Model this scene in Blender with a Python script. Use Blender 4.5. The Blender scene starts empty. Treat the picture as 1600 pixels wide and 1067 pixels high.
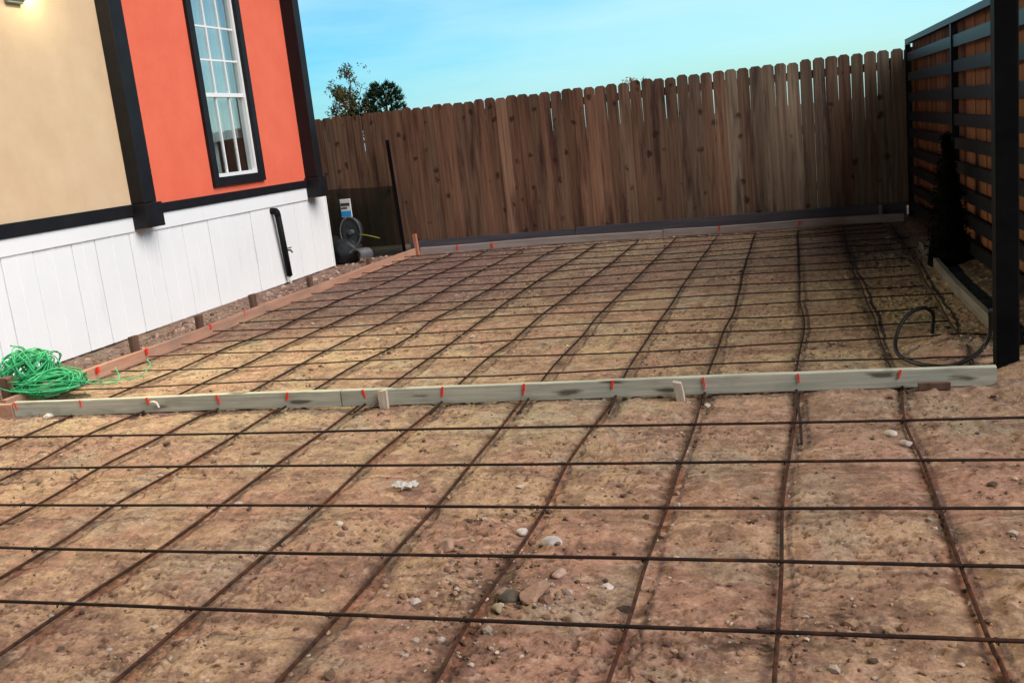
import bpy, math, random
import numpy as np
from mathutils import Vector, Matrix
random.seed(7); RNG = np.random.default_rng(11)
sc = bpy.context.scene
COL = sc.collection
R = math.radians

# ------------------------------------------------------------------ camera
cam_d = bpy.data.cameras.new('camera'); cam = bpy.data.objects.new('camera', cam_d); COL.objects.link(cam)
RM = [[0.9566330384, 0.2714105979, -0.1057805142], [-0.0439878640, -0.2243761777, -0.9735093213], [-0.2879553744, 0.9359442388, -0.2027068922]]
m = Matrix(((RM[0][0], -RM[1][0], -RM[2][0]), (RM[0][1], -RM[1][1], -RM[2][1]), (RM[0][2], -RM[1][2], -RM[2][2])))
cam.matrix_world = Matrix.Translation((0, 0, 1.35)) @ m.to_4x4()
cam_d.sensor_width = 36.0; cam_d.lens = 35.02; cam_d.clip_start = 0.05; cam_d.clip_end = 3000
sc.camera = cam
sc.render.filter_size = 1.9

# ------------------------------------------------------------------ light
SUN_EL, SUN_AZ = R(41), R(110)          # azimuth clockwise from +Y
sun_dir = Vector((math.sin(SUN_AZ) * math.cos(SUN_EL), math.cos(SUN_AZ) * math.cos(SUN_EL), math.sin(SUN_EL)))
ld = bpy.data.lights.new('sun', 'SUN'); ld.energy = 3.9; ld.angle = R(48); ld.color = (1.0, 0.915, 0.865)
sun = bpy.data.objects.new('sun', ld); COL.objects.link(sun)
sun.rotation_euler = sun_dir.to_track_quat('Z', 'Y').to_euler(); sun.location = (8, -6, 12)

w = bpy.data.worlds.new('World'); sc.world = w; w.use_nodes = True
nt = w.node_tree; nt.nodes.clear()
N = nt.nodes.new; L = nt.links.new
out = N('ShaderNodeOutputWorld'); bg = N('ShaderNodeBackground'); bg.inputs['Strength'].default_value = 0.1
sky = N('ShaderNodeTexSky'); sky.sky_type = 'NISHITA'; sky.sun_disc = False
sky.sun_elevation = SUN_EL; sky.sun_rotation = SUN_AZ; sky.air_density = 1.0; sky.dust_density = 1.0; sky.ozone_density = 1.0
tc = N('ShaderNodeTexCoord'); mp = N('ShaderNodeMapping'); mp.inputs['Scale'].default_value = (1.1, 1.1, 7.0); mp.inputs['Rotation'].default_value = (0.0, R(6), 0)
L(tc.outputs['Generated'], mp.inputs[0])
# dusk: the glow sits low over the horizon beyond the fence, the rest of the dome is dim
dotn = N('ShaderNodeVectorMath'); dotn.operation = 'DOT_PRODUCT'; dotn.inputs[1].default_value = (math.sin(R(25)), math.cos(R(25)), 0)
L(tc.outputs['Generated'], dotn.inputs[0])
def mrange(src, a, b, c, d):
    q = N('ShaderNodeMapRange'); q.interpolation_type = 'SMOOTHSTEP'
    for k, v in enumerate((a, b, c, d)): q.inputs[k + 1].default_value = v
    L(src, q.inputs[0]); return q.outputs[0]
def cmix(f, a, b, mode='MIX'):
    q = N('ShaderNodeMix'); q.data_type = 'RGBA'; q.blend_type = mode
    if isinstance(f, float): q.inputs[0].default_value = f
    else: L(f, q.inputs[0])
    for k, v in ((6, a), (7, b)):
        if isinstance(v, tuple): q.inputs[k].default_value = (*v, 1)
        else: L(v, q.inputs[k])
    return q.outputs[2]
hue = cmix(mrange(dotn.outputs['Value'], .60, .95, 0, 1), (.40, 1.24, 1.66), (1.22, 1.88, 2.10))
tinted = cmix(1.0, sky.outputs[0], hue, 'MULTIPLY')
sep = N('ShaderNodeSeparateXYZ'); L(tc.outputs['Generated'], sep.inputs[0])
dome = N('ShaderNodeMath'); dome.operation = 'MULTIPLY'
L(mrange(sep.outputs['Z'], .20, .62, 1, .16), dome.inputs[0]); L(mrange(dotn.outputs['Value'], -.3, .55, .22, 1), dome.inputs[1])
nz = N('ShaderNodeTexNoise'); nz.inputs['Scale'].default_value = 2.3; nz.inputs['Detail'].default_value = 6; nz.inputs['Roughness'].default_value = 0.55
L(mp.outputs[0], nz.inputs['Vector'])
cr = N('ShaderNodeValToRGB'); cr.color_ramp.elements[0].position = 0.36; cr.color_ramp.elements[1].position = 0.72
cr.color_ramp.elements[0].color = (0, 0, 0, 1); cr.color_ramp.elements[1].color = (0.75, 0.75, 0.75, 1)
L(nz.outputs[0], cr.inputs[0])
cl = N('ShaderNodeMix'); cl.data_type = 'RGBA'; cl.inputs[7].default_value = (6.2, 9.6, 10.2, 1)
L(cr.outputs[0], cl.inputs[0]); L(tinted, cl.inputs[6])
L(cmix(1.0, cl.outputs[2], dome.outputs[0], 'MULTIPLY'), bg.inputs['Color']); L(bg.outputs[0], out.inputs[0])

sc.view_settings.view_transform = 'Standard'; sc.view_settings.look = 'None'
sc.view_settings.exposure = 0.0; sc.view_settings.gamma = 1.0

# ------------------------------------------------------------------ materials
def mat(name, base, rough=0.8, metal=0.0, spec=0.3):
    m = bpy.data.materials.new(name); m.use_nodes = True
    b = m.node_tree.nodes['Principled BSDF']
    b.inputs['Base Color'].default_value = (*base, 1); b.inputs['Roughness'].default_value = rough
    b.inputs['Metallic'].default_value = metal; b.inputs['Specular IOR Level'].default_value = spec
    return m

def noisy(name, c1, c2, scale=(8, 8, 8), detail=6, rough=0.8, bump=0.0, bscale=None, lo=0.35, hi=0.65, attr=None,
          c3=None, s3=(2, 2, 2), lo3=0.5, hi3=0.7, spec=0.3, metal=0.0, bdist=0.004, rand=0.0, knots=None):
    """base colour: noise between c1 and c2, patches of c3, optional multiply by a colour attribute"""
    m = bpy.data.materials.new(name); m.use_nodes = True
    t = m.node_tree; n = t.nodes.new; l = t.links.new; b = t.nodes['Principled BSDF']
    b.inputs['Roughness'].default_value = rough; b.inputs['Specular IOR Level'].default_value = spec; b.inputs['Metallic'].default_value = metal
    co = n('ShaderNodeTexCoord'); src = co.outputs['Object']
    if rand:
        oi = n('ShaderNodeObjectInfo'); vm = n('ShaderNodeVectorMath'); vm.operation = 'MULTIPLY_ADD'
        cx = n('ShaderNodeCombineXYZ')
        for i in range(3): l(oi.outputs['Random'], cx.inputs[i])
        vm.inputs[1].default_value = (17, 23, 29); l(cx.outputs[0], vm.inputs[0]); l(src, vm.inputs[2]); src = vm.outputs[0]
    def noise(s, d, lo, hi):
        mpn = n('ShaderNodeMapping'); mpn.inputs['Scale'].default_value = s; l(src, mpn.inputs[0])
        q = n('ShaderNodeTexNoise'); q.inputs['Scale'].default_value = 1; q.inputs['Detail'].default_value = d; q.inputs['Roughness'].default_value = 0.62
        l(mpn.outputs[0], q.inputs['Vector'])
        r = n('ShaderNodeMapRange'); r.inputs[1].default_value = lo; r.inputs[2].default_value = hi; l(q.outputs[0], r.inputs[0])
        return r.outputs[0], q.outputs[0]
    def mix(f, a, bb, mode='MIX', fv=None):
        x = n('ShaderNodeMix'); x.data_type = 'RGBA'; x.blend_type = mode
        if f is not None: l(f, x.inputs[0])
        else: x.inputs[0].default_value = fv
        for k, v in ((6, a), (7, bb)):
            if isinstance(v, tuple): x.inputs[k].default_value = (*v, 1)
            else: l(v, x.inputs[k])
        return x.outputs[2]
    f, _ = noise(scale, detail, lo, hi)
    c = mix(f, c1, c2)
    if c3:
        f3, _ = noise(s3, 4, lo3, hi3); c = mix(f3, c, c3)
    if knots:
        mpn = n('ShaderNodeMapping'); mpn.inputs['Scale'].default_value = knots[0]; l(src, mpn.inputs[0])
        v = n('ShaderNodeTexVoronoi'); v.inputs['Scale'].default_value = 1; v.inputs['Randomness'].default_value = 1
        wn = n('ShaderNodeTexNoise'); wn.inputs['Scale'].default_value = 2.6; wn.inputs['Detail'].default_value = 3; l(mpn.outputs[0], wn.inputs['Vector'])
        wv = n('ShaderNodeVectorMath'); wv.operation = 'MULTIPLY_ADD'; wv.inputs[1].default_value = (.45, .45, .45); l(wn.outputs['Color'], wv.inputs[0]); l(mpn.outputs[0], wv.inputs[2]); l(wv.outputs[0], v.inputs['Vector'])
        r = n('ShaderNodeMapRange'); r.inputs[1].default_value = knots[1]; r.inputs[2].default_value = knots[1] * 2.1; r.inputs[3].default_value = knots[3] if len(knots) > 3 else 0.8; r.inputs[4].default_value = 0.0
        l(v.outputs['Distance'], r.inputs[0]); c = mix(r.outputs[0], c, knots[2])
    if attr:
        a = n('ShaderNodeVertexColor'); a.layer_name = attr; c = mix(None, c, a.outputs[0], 'MULTIPLY', 1.0)
    l(c, b.inputs['Base Color'])
    if bump:
        _, h = noise(bscale or scale, 8, 0, 1)
        bp = n('ShaderNodeBump'); bp.inputs['Strength'].default_value = bump; bp.inputs['Distance'].default_value = bdist
        l(h, bp.inputs['Height']); l(bp.outputs[0], b.inputs['Normal'])
    return m

M = {}
M['beige'] = noisy('beige_stucco', (.66, .47, .29), (.72, .53, .34), (3, 3, 3), 5, .85, .25, (140, 140, 140), bdist=.002)
M['orange'] = noisy('orange_stucco', (.80, .150, .082), (.85, .172, .096), (3, 3, 3), 5, .85, .25, (140, 140, 140), bdist=.002)
M['black'] = noisy('black_trim_paint', (.007, .007, .009), (.012, .012, .015), (5, 5, 5), 5, .55, .1, (60, 60, 60), spec=.25)
M['white'] = noisy('white_skirting', (.84, .875, .89), (.885, .91, .925), (1.5, 1.5, 1.5), 5, .55, .05, (30, 30, 30), c3=(.72, .70, .68), s3=(6, 6, 1.2), lo3=.62, hi3=.9)
M['vinyl'] = mat('white_vinyl', (.85, .85, .85), .35)
M['curtain'] = noisy('curtain_cloth', (.62, .66, .66), (.74, .76, .75), (2, 14, 2), 4, .9)
M['roof'] = noisy('roof_shingle', (.06, .055, .05), (.11, .10, .09), (9, 9, 9), 5, .9)
M['dark'] = mat('room_dark', (.10, .095, .09), .9)
g = bpy.data.materials.new('window_glass'); g.use_nodes = True
t = g.node_tree; t.nodes.clear(); o_ = t.nodes.new('ShaderNodeOutputMaterial'); mx = t.nodes.new('ShaderNodeMixShader')
tr = t.nodes.new('ShaderNodeBsdfTransparent'); tr.inputs[0].default_value = (.86, .93, .93, 1)
gl = t.nodes.new('ShaderNodeBsdfGlossy'); gl.inputs['Roughness'].default_value = .03; fr = t.nodes.new('ShaderNodeLayerWeight'); fr.inputs[0].default_value = .32
fm = t.nodes.new('ShaderNodeMapRange'); fm.inputs[3].default_value = .06; fm.inputs[4].default_value = .75; t.links.new(fr.outputs['Facing'], fm.inputs[0])
t.links.new(fm.outputs[0], mx.inputs[0]); t.links.new(tr.outputs[0], mx.inputs[1]); t.links.new(gl.outputs[0], mx.inputs[2]); t.links.new(mx.outputs[0], o_.inputs[0])
M['glass'] = g
M['picket'] = noisy('weathered_cedar', (.092, .044, .027), (.225, .128, .080), (30, 30, 1.0), 7, .85, .45, (60, 60, 2.5), attr='tint', c3=(.06, .027, .021), s3=(11, 11, 1.1), lo3=.50, hi3=.68, bdist=.003, lo=.3, hi=.7, knots=((5.3, 5.3, 4.6), .10, (.028, .012, .009), .85))
M['picket_back'] = noisy('warm_cedar', (.18, .078, .033), (.265, .12, .05), (26, 26, 1.3), 7, .85, .3, (60, 60, 2.5), attr='tint', bdist=.003)
M['kick'] = noisy('grey_kickboard', (.062, .062, .078), (.10, .098, .115), (1.5, 20, 20), 6, .85, .2, (4, 60, 60), rand=1)
M['steel'] = noisy('black_steel', (.007, .008, .010), (.012, .014, .016), (6, 6, 6), 5, .42, .05, (60, 60, 60), spec=.17)
M['post_black'] = noisy('black_post_paint', (.004, .004, .005), (.008, .008, .009), (6, 6, 6), 5, .6, .05, (60, 60, 60), spec=.05)
M['board_green'] = noisy('treated_pine', (.34, .355, .295), (.51, .515, .43), (2.0, 60, 60), 9, .8, .4, (3, 90, 90), rand=1, c3=(.30, .295, .245), s3=(3.5, 12, 12), lo3=.52, hi3=.72, knots=((2.9, 6, 14), .12, (.05, .045, .035), .85), lo=.34, hi=.66)
M['board_pink'] = noisy('fir_board', (.38, .20, .135), (.50, .29, .20), (30, 1.3, 30), 7, .85, .25, (60, 3, 60), c3=(.30, .20, .15), s3=(7, 2, 7), lo3=.5, hi3=.7)
M['board_grey'] = noisy('grey_board', (.28, .255, .245), (.40, .365, .34), (1.3, 30, 30), 7, .85, .25, (3, 60, 60), c3=(.26, .18, .15), s3=(1.1, 5, 5), lo3=.5, hi3=.7, rand=1)
M['board_dim'] = noisy('dark_grey_board', (.10, .092, .085), (.19, .175, .16), (30, 1.3, 30), 7, .9, .3, (60, 3, 60), rand=1)  # darker grey board tone, even all over, for the right side board
M['pale_wood'] = noisy('pale_wood', (.36, .32, .26), (.56, .48, .38), (30, 30, 3), 6, .85, .3, (60, 60, 6), rand=1)
M['stake'] = noisy('old_stake_wood', (.085, .05, .036), (.16, .095, .065), (30, 30, 3), 6, .9, .3, (60, 60, 6), rand=1)
M['stake_red'] = noisy('red_stake_wood', (.36, .13, .08), (.46, .19, .12), (30, 30, 3), 6, .9, .3, (60, 60, 6))
M['mark'] = noisy('red_marker', (.80, .03, .015), (.9, .06, .03), (60, 60, 60), 3, .7)
M['rebar'] = noisy('rusty_steel', (.010, .0065, .0055), (.032, .014, .009), (30, 30, 30), 5, .75, .5, (150, 150, 150), c3=(.14, .042, .014), s3=(7, 7, 7), lo3=.56, hi3=.78, spec=.3, rand=1, bdist=.002)
M['rebar_rust'] = noisy('red_rusty_steel', (.028, .013, .009), (.095, .034, .018), (30, 30, 30), 5, .85, .5, (150, 150, 150), c3=(.022, .016, .013), s3=(6, 6, 6), lo3=.5, hi3=.7, spec=.2, rand=1, bdist=.002)
M['wire'] = mat('tie_wire', (.02, .016, .014), .6, .6)
M['soil'] = noisy('clay_soil', (.66, .64, .62), (1.18, 1.17, 1.16), (90, 90, 90), 10, .97, .8, (150, 150, 150), attr='soil', spec=.12, bdist=.005, c3=(.40, .33, .30), s3=(30, 30, 30), lo3=.58, hi3=.74, lo=.3, hi=.7)
M['ground'] = noisy('rough_ground', (.14, .105, .07), (.21, .15, .10), (2, 2, 2), 8, .97, .5, (20, 20, 20), c3=(.07, .085, .035), s3=(.25, .25, .25), lo3=.48, hi3=.62, spec=.1)
M['stone'] = noisy('stones', (.75, .72, .70), (1.1, 1.05, 1.0), (50, 50, 50), 5, .9, .4, (120, 120, 120), attr='soil', bdist=.003)
M['cord'] = noisy('green_cord', (.02, .33, .125), (.07, .52, .23), (20, 20, 20), 3, .6)
M['pipe'] = mat('black_abs_pipe', (.006, .006, .007), .6, 0, .15)
M['pvc'] = mat('white_pvc', (.75, .72, .68), .4)
M['hose'] = mat('black_rubber_hose', (.012, .012, .012), .5)
M['brass'] = mat('dull_brass', (.18, .15, .10), .4, .8)
M['label_white'] = mat('label_white', (.75, .74, .72), .5)
M['label_blue'] = mat('label_blue', (.02, .32, .72), .5)
M['label_ink'] = mat('label_ink', (.05, .05, .06), .5)
M['grey_plastic'] = noisy('grey_plastic', (.075, .075, .085), (.125, .125, .14), (9, 9, 9), 4, .5)
M['dark_plastic'] = noisy('dark_plastic', (.012, .016, .018), (.03, .034, .036), (12, 12, 12), 5, .45, .3, (25, 25, 25), bdist=.01)
M['post_grey'] = noisy('grey_post_paint', (.06, .06, .07), (.09, .09, .10), (9, 9, 9), 4, .6)
M['yellow_strip'] = mat('yellow_strip', (.30, .30, .03), .6)
nm = bpy.data.materials.new('shade_netting'); nm.use_nodes = True
t = nm.node_tree; t.nodes.clear(); o_ = t.nodes.new('ShaderNodeOutputMaterial'); mx = t.nodes.new('ShaderNodeMixShader'); mx.inputs[0].default_value = .45
tr = t.nodes.new('ShaderNodeBsdfTransparent'); df = t.nodes.new('ShaderNodeBsdfDiffuse'); df.inputs[0].default_value = (.012, .018, .014, 1)
t.links.new(tr.outputs[0], mx.inputs[1]); t.links.new(df.outputs[0], mx.inputs[2]); t.links.new(mx.outputs[0], o_.inputs[0])
M['net'] = nm
M['fixture'] = mat('lamp_housing', (.20, .24, .22), .5, .3)
le = bpy.data.materials.new('lit_lens'); le.use_nodes = True
b = le.node_tree.nodes['Principled BSDF']; b.inputs['Emission Color'].default_value = (1, .85, .5, 1); b.inputs['Emission Strength'].default_value = 90; b.inputs['Base Color'].default_value = (.9, .9, .85, 1)
M['lens'] = le
M['bark'] = noisy('bark', (.05, .036, .026), (.10, .07, .05), (12, 12, 3), 5, .95)
def leafmat(name, c1, c2, c3): return noisy(name, c1, c2, (3, 3, 3), 4, .85, spec=.04, c3=c3, s3=(1.7, 1.7, 1.7), lo3=.5, hi3=.62)
M['leaf_sparse'] = leafmat('thin_leaves', (.035, .045, .018), (.08, .075, .03), (.11, .055, .02))
M['leaf_pine'] = leafmat('pine_needles', (.012, .03, .016), (.03, .06, .03), (.02, .04, .02))
M['leaf_orange'] = leafmat('autumn_leaves', (.22, .08, .03), (.3, .12, .05), (.12, .06, .03))
M['leaf_dark'] = leafmat('dark_needles', (.002, .0035, .002), (.005, .008, .004), (.003, .005, .0025))
M['litter'] = noisy('white_litter', (.38, .36, .33), (.62, .60, .57), (40, 40, 40), 4, .7)

# ------------------------------------------------------------------ mesh helpers
class MB:
    def __init__(s): s.v = []; s.f = []; s.c = []
    def add(s, vs, fs, col=None):
        k = len(s.v); s.v += [tuple(v) for v in vs]; s.f += [tuple(i + k for i in f) for f in fs]; s.c += [col or (1, 1, 1)] * len(vs)
    def box(s, x0, x1, y0, y1, z0, z1, col=None, bev=0.0):
        if bev <= 0:
            vs = [(x, y, z) for z in (z0, z1) for y in (y0, y1) for x in (x0, x1)]
            s.add(vs, [(0, 2, 3, 1), (4, 5, 7, 6), (0, 1, 5, 4), (2, 6, 7, 3), (0, 4, 6, 2), (1, 3, 7, 5)], col); return
        import bmesh
        bm = bmesh.new(); bmesh.ops.create_cube(bm, size=1)
        for v in bm.verts: v.co = Vector(((x0 + x1) / 2 + v.co.x * (x1 - x0), (y0 + y1) / 2 + v.co.y * (y1 - y0), (z0 + z1) / 2 + v.co.z * (z1 - z0)))
        bmesh.ops.bevel(bm, geom=bm.edges[:], offset=bev, segments=2, affect='EDGES', profile=.5)
        bm.verts.index_update(); s.add([v.co[:] for v in bm.verts], [[v.index for v in f.verts] for f in bm.faces], col); bm.free()
    def beam(s, a, b, w, h, col=None, up=(0, 0, 1), jit=0.0):
        """bar of width w (sideways) and height h from a to b (a, b on its bottom centre line)"""
        a = Vector(a); b = Vector(b); d = (b - a).normalized(); side = d.cross(Vector(up)).normalized(); u = side.cross(d)
        n = max(1, int((b - a).length / .25)) if jit else 1
        vs = []; fs = []
        for i in range(n + 1):
            p = a.lerp(b, i / n); j = Vector((random.uniform(-jit, jit), random.uniform(-jit, jit), random.uniform(-jit, jit)))
            for sx, sz in ((-.5, 0), (.5, 0), (.5, 1), (-.5, 1)): vs.append(p + side * sx * w + u * sz * h + j)
        for i in range(n):
            for k in range(4): fs.append((i * 4 + k, i * 4 + (k + 1) % 4, i * 4 + 4 + (k + 1) % 4, i * 4 + 4 + k))
        fs += [(3, 2, 1, 0), (n * 4, n * 4 + 1, n * 4 + 2, n * 4 + 3)]
        s.add(vs, fs, col)
    def tube(s, pts, r, n=8, col=None, cap=True, r2=None):
        pts = [Vector(p) for p in pts]; vs = []; fs = []; up = None
        for i, p in enumerate(pts):
            d = (pts[min(i + 1, len(pts) - 1)] - pts[max(i - 1, 0)]).normalized()
            if up is None: up = d.orthogonal().normalized()
            up = (up - d * up.dot(d)).normalized(); si = d.cross(up)
            rr = r if r2 is None else r + (r2 - r) * i / (len(pts) - 1)
            for k in range(n): a = 2 * math.pi * k / n; vs.append(p + (up * math.cos(a) + si * math.sin(a)) * rr)
        for i in range(len(pts) - 1):
            for k in range(n): fs.append((i * n + k, i * n + (k + 1) % n, (i + 1) * n + (k + 1) % n, (i + 1) * n + k))
        if cap: fs += [tuple(range(n))[::-1], tuple((len(pts) - 1) * n + k for k in range(n))]
        s.add(vs, fs, col)
    def rock(s, c, r, sq=(1, 1, .7), col=None, sub=1, rough=.25, seed=None):
        rn = random.Random(seed if seed is not None else random.random())
        vs, fs = ICO[sub]; ax = [Vector((rn.uniform(-1, 1), rn.uniform(-1, 1), rn.uniform(-1, 1))).normalized() for _ in range(7)]
        cut = [rn.uniform(.55, 1.0) for _ in ax]; rz = rn.uniform(0, 6.28); cz, sz = math.cos(rz), math.sin(rz); o = []
        for v in vs:
            q = Vector(v)
            for a_, k in zip(ax, cut):
                d = q.dot(a_)
                if d > k: q = q - a_ * (d - k)
            q *= 1 + rn.uniform(-rough, rough) * .35
            q = Vector((q.x * sq[0], q.y * sq[1], q.z * sq[2])) * r
            o.append((c[0] + q.x * cz - q.y * sz, c[1] + q.x * sz + q.y * cz, c[2] + q.z))
        s.add(o, fs, col)
    def build(s, name, material, parent=None, origin=None, smooth=False, attr=None):
        org = Vector(origin) if origin is not None else Vector((0, 0, 0))
        if parent is not None: org = wloc(parent)
        me = bpy.data.meshes.new(name)
        me.from_pydata([tuple(Vector(v) - org) for v in s.v], [], s.f); me.update()
        if attr:
            ca = me.color_attributes.new(attr, 'FLOAT_COLOR', 'POINT')
            ca.data.foreach_set('color', np.array([(*c, 1) for c in s.c], dtype=np.float32).ravel())
        if smooth: me.polygons.foreach_set('use_smooth', [True] * len(me.polygons))
        o = bpy.data.objects.new(name, me); COL.objects.link(o)
        if material is not None: me.materials.append(material)
        if parent is not None: o.parent = parent
        else: o.location = org
        o['wl'] = list(org)
        return o

def wloc(o): return Vector(o['wl'])
def _ico(sub):
    import bmesh
    bm = bmesh.new(); bmesh.ops.create_icosphere(bm, subdivisions=sub, radius=1); bm.verts.index_update()
    r = ([v.co[:] for v in bm.verts], [[v.index for v in f.verts] for f in bm.faces]); bm.free(); return r
ICO = {1: _ico(1), 2: _ico(2), 3: _ico(3)}
def tag(o, label=None, cat=None, group=None, kind=None):
    if label: o['label'] = label
    if cat: o['category'] = cat
    if group: o['group'] = group
    if kind: o['kind'] = kind
    return o
def empty(name, loc, label, cat, group=None):
    o = bpy.data.objects.new(name, None); COL.objects.link(o); o.location = loc; o['wl'] = list(loc); o.empty_display_size = .1
    return tag(o, label, cat, group)
def catmull(pts, n=6):
    P = [np.array(p, float) for p in pts]; P = [2 * P[0] - P[1]] + P + [2 * P[-1] - P[-2]]; o = []
    for i in range(1, len(P) - 2):
        a, b, c, d = P[i - 1:i + 3]
        for k in range(n):
            t = k / n; o.append(.5 * (2 * b + (c - a) * t + (2 * a - 5 * b + 4 * c - d) * t * t + (3 * b - a - 3 * c + d) * t ** 3))
    o.append(P[-2]); return [tuple(x) for x in o]

# value noise for the soil
def vnoise(x, y, seed):
    xi = np.floor(x).astype(np.int64); yi = np.floor(y).astype(np.int64); fx = x - xi; fy = y - yi
    fx = fx * fx * (3 - 2 * fx); fy = fy * fy * (3 - 2 * fy)
    def h(a, b):
        n = (a * 374761393 + b * 668265263 + seed * 974711) & 0xffffffff
        n = ((n ^ (n >> 13)) * 1274126177) & 0xffffffff
        return ((n ^ (n >> 16)) & 0xffff) / 65535.0
    return (h(xi, yi) * (1 - fx) + h(xi + 1, yi) * fx) * (1 - fy) + (h(xi, yi + 1) * (1 - fx) + h(xi + 1, yi + 1) * fx) * fy
def fbm(x, y, s, seed, octv=4, gain=.5):
    r = 0; a = 1; tot = 0
    for k in range(octv): r = r + a * vnoise(x * s + 13.7 * k, y * s + 7.1 * k, seed + k); tot += a; a *= gain; s *= 2.03
    return r / tot

# ------------------------------------------------------------------ measured layout of the rebar mat (metres)
FRONT_Y = [y * .9785 for y in (2.474, 2.90, 3.336, 3.803, 4.314)]
BACK_Y = [y * .984 for y in (5.345, 5.795, 6.225, 6.65, 7.095, 7.50, 7.94, 8.40, 8.83, 9.34, 9.70, 10.065, 10.60, 10.90, 11.30)]
FRONT = [[(-4.25, 4.9), (-4.24, 4.72), (-4.23, 4.31), (-4.22, 3.7)],
 [(-3.77, 5.0), (-3.78, 4.73), (-3.81, 4.31), (-3.75, 3.85), (-3.76, 3.2)],
 [(-3.3, 5.0), (-3.3, 4.74), (-3.3, 4.29), (-3.31, 3.85), (-3.26, 3.37), (-3.27, 2.7)],
 [(-2.86, 5.0), (-2.86, 4.72), (-2.85, 4.31), (-2.85, 3.85), (-2.86, 3.36), (-2.82, 2.92), (-2.84, 2.0)],
 [(-2.39, 5.05), (-2.38, 4.69), (-2.36, 4.31), (-2.36, 3.86), (-2.35, 3.36), (-2.34, 2.92), (-2.36, 2.48), (-2.37, 1.7)],
 [(-1.93, 5.05), (-1.91, 4.77), (-1.91, 4.32), (-1.91, 3.84), (-1.89, 3.36), (-1.88, 2.92), (-1.88, 2.48), (-1.89, 1.6)],
 [(-1.47, 5.1), (-1.46, 4.78), (-1.43, 4.31), (-1.42, 3.82), (-1.40, 3.34), (-1.40, 2.91), (-1.40, 2.49), (-1.41, 1.5)],
 [(-0.97, 5.1), (-0.97, 4.75), (-0.98, 4.3), (-0.99, 3.8), (-0.97, 3.34), (-0.97, 2.9), (-0.98, 2.48), (-0.97, 2.16), (-0.97, 1.5)],
 [(-0.53, 5.1), (-0.53, 4.78), (-0.52, 4.29), (-0.52, 3.78), (-0.52, 3.33), (-0.53, 2.9), (-0.52, 2.47), (-0.52, 2.21), (-0.52, 1.5)],
 [(-0.05, 5.1), (-0.06, 4.76), (-0.09, 4.29), (-0.11, 3.79), (-0.12, 3.34), (-0.12, 2.9), (-0.12, 2.47), (-0.12, 2.25), (-0.12, 1.5)],
 [(0.40, 5.0), (0.39, 4.82), (0.36, 4.3), (0.38, 3.79), (0.38, 3.37), (0.38, 2.91), (0.39, 2.47), (0.40, 2.3), (0.40, 1.6)]]
BACK = [[(-4.24, 4.85), (-4.24, 5.28), (-4.21, 5.77), (-4.23, 6.24), (-4.21, 6.65), (-4.17, 7.11), (-4.2, 7.58), (-4.2, 8.0), (-4.22, 8.48), (-4.14, 9.22), (-4.16, 10.3), (-4.15, 11.45)],
 [(-3.74, 4.7), (-3.74, 5.15), (-3.74, 5.5), (-3.72, 5.84), (-3.73, 6.21), (-3.72, 6.68), (-3.72, 7.13), (-3.72, 7.64), (-3.7, 8.23), (-3.71, 9.4), (-3.70, 10.5), (-3.71, 11.45)],
 [(-3.25, 4.68), (-3.25, 5.16), (-3.26, 5.77), (-3.27, 6.13), (-3.26, 6.68), (-3.23, 7.13), (-3.24, 7.49), (-3.21, 7.93), (-3.24, 8.5), (-3.25, 9.14), (-3.24, 10.25), (-3.23, 11.4)],
 [(-2.82, 4.66), (-2.82, 5.16), (-2.82, 5.74), (-2.78, 6.08), (-2.77, 6.64), (-2.82, 7.11), (-2.8, 7.48), (-2.77, 8.35), (-2.77, 9.42), (-2.8, 10.38), (-2.76, 11.4)],
 [(-2.33, 4.62), (-2.35, 5.18), (-2.35, 5.75), (-2.35, 6.1), (-2.37, 6.6), (-2.38, 7.29), (-2.4, 7.92), (-2.39, 9.15), (-2.35, 10.08), (-2.34, 11.4)],
 [(-1.87, 4.55), (-1.92, 5.16), (-1.94, 5.77), (-1.91, 6.2), (-1.92, 6.67), (-1.93, 7.13), (-1.92, 7.56), (-1.88, 8.77), (-1.86, 9.73), (-1.85, 11.35)],
 [(-1.40, 4.52), (-1.44, 5.17), (-1.45, 5.77), (-1.45, 6.36), (-1.47, 7.13), (-1.45, 8.28), (-1.42, 11.35)],
 [(-0.945, 4.5), (-0.98, 5.18), (-0.99, 5.74), (-0.99, 6.4), (-0.98, 6.88), (-0.98, 7.49), (-0.98, 8.43), (-0.97, 9.74), (-0.95, 11.3)],
 [(-0.51, 4.6), (-0.53, 5.18), (-0.53, 5.77), (-0.52, 6.35), (-0.5, 7.03), (-0.52, 8.2), (-0.53, 9.06), (-0.54, 11.3)],
 [(-0.06, 4.0), (-0.08, 5.19), (-0.04, 6.38), (-0.07, 7.21), (-0.07, 8.58), (-0.09, 11.25)],
 [(0.41, 4.7), (0.37, 5.16), (0.37, 6.37), (0.36, 7.43), (0.34, 8.57), (0.37, 11.25)],
 [(0.74, 5.0), (0.77, 5.51), (0.78, 6.22), (0.79, 6.91), (0.8, 7.65), (0.83, 8.46), (0.84, 9.6), (0.84, 11.2)]]

# ------------------------------------------------------------------ ground
gmb = MB(); S = 900
gmb.add([(-S, -S, -.10), (S, -S, -.10), (S, S, -.10), (-S, S, -.10)], [(0, 1, 2, 3)])
tag(gmb.build('ground', M['ground']), kind='structure')

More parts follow.
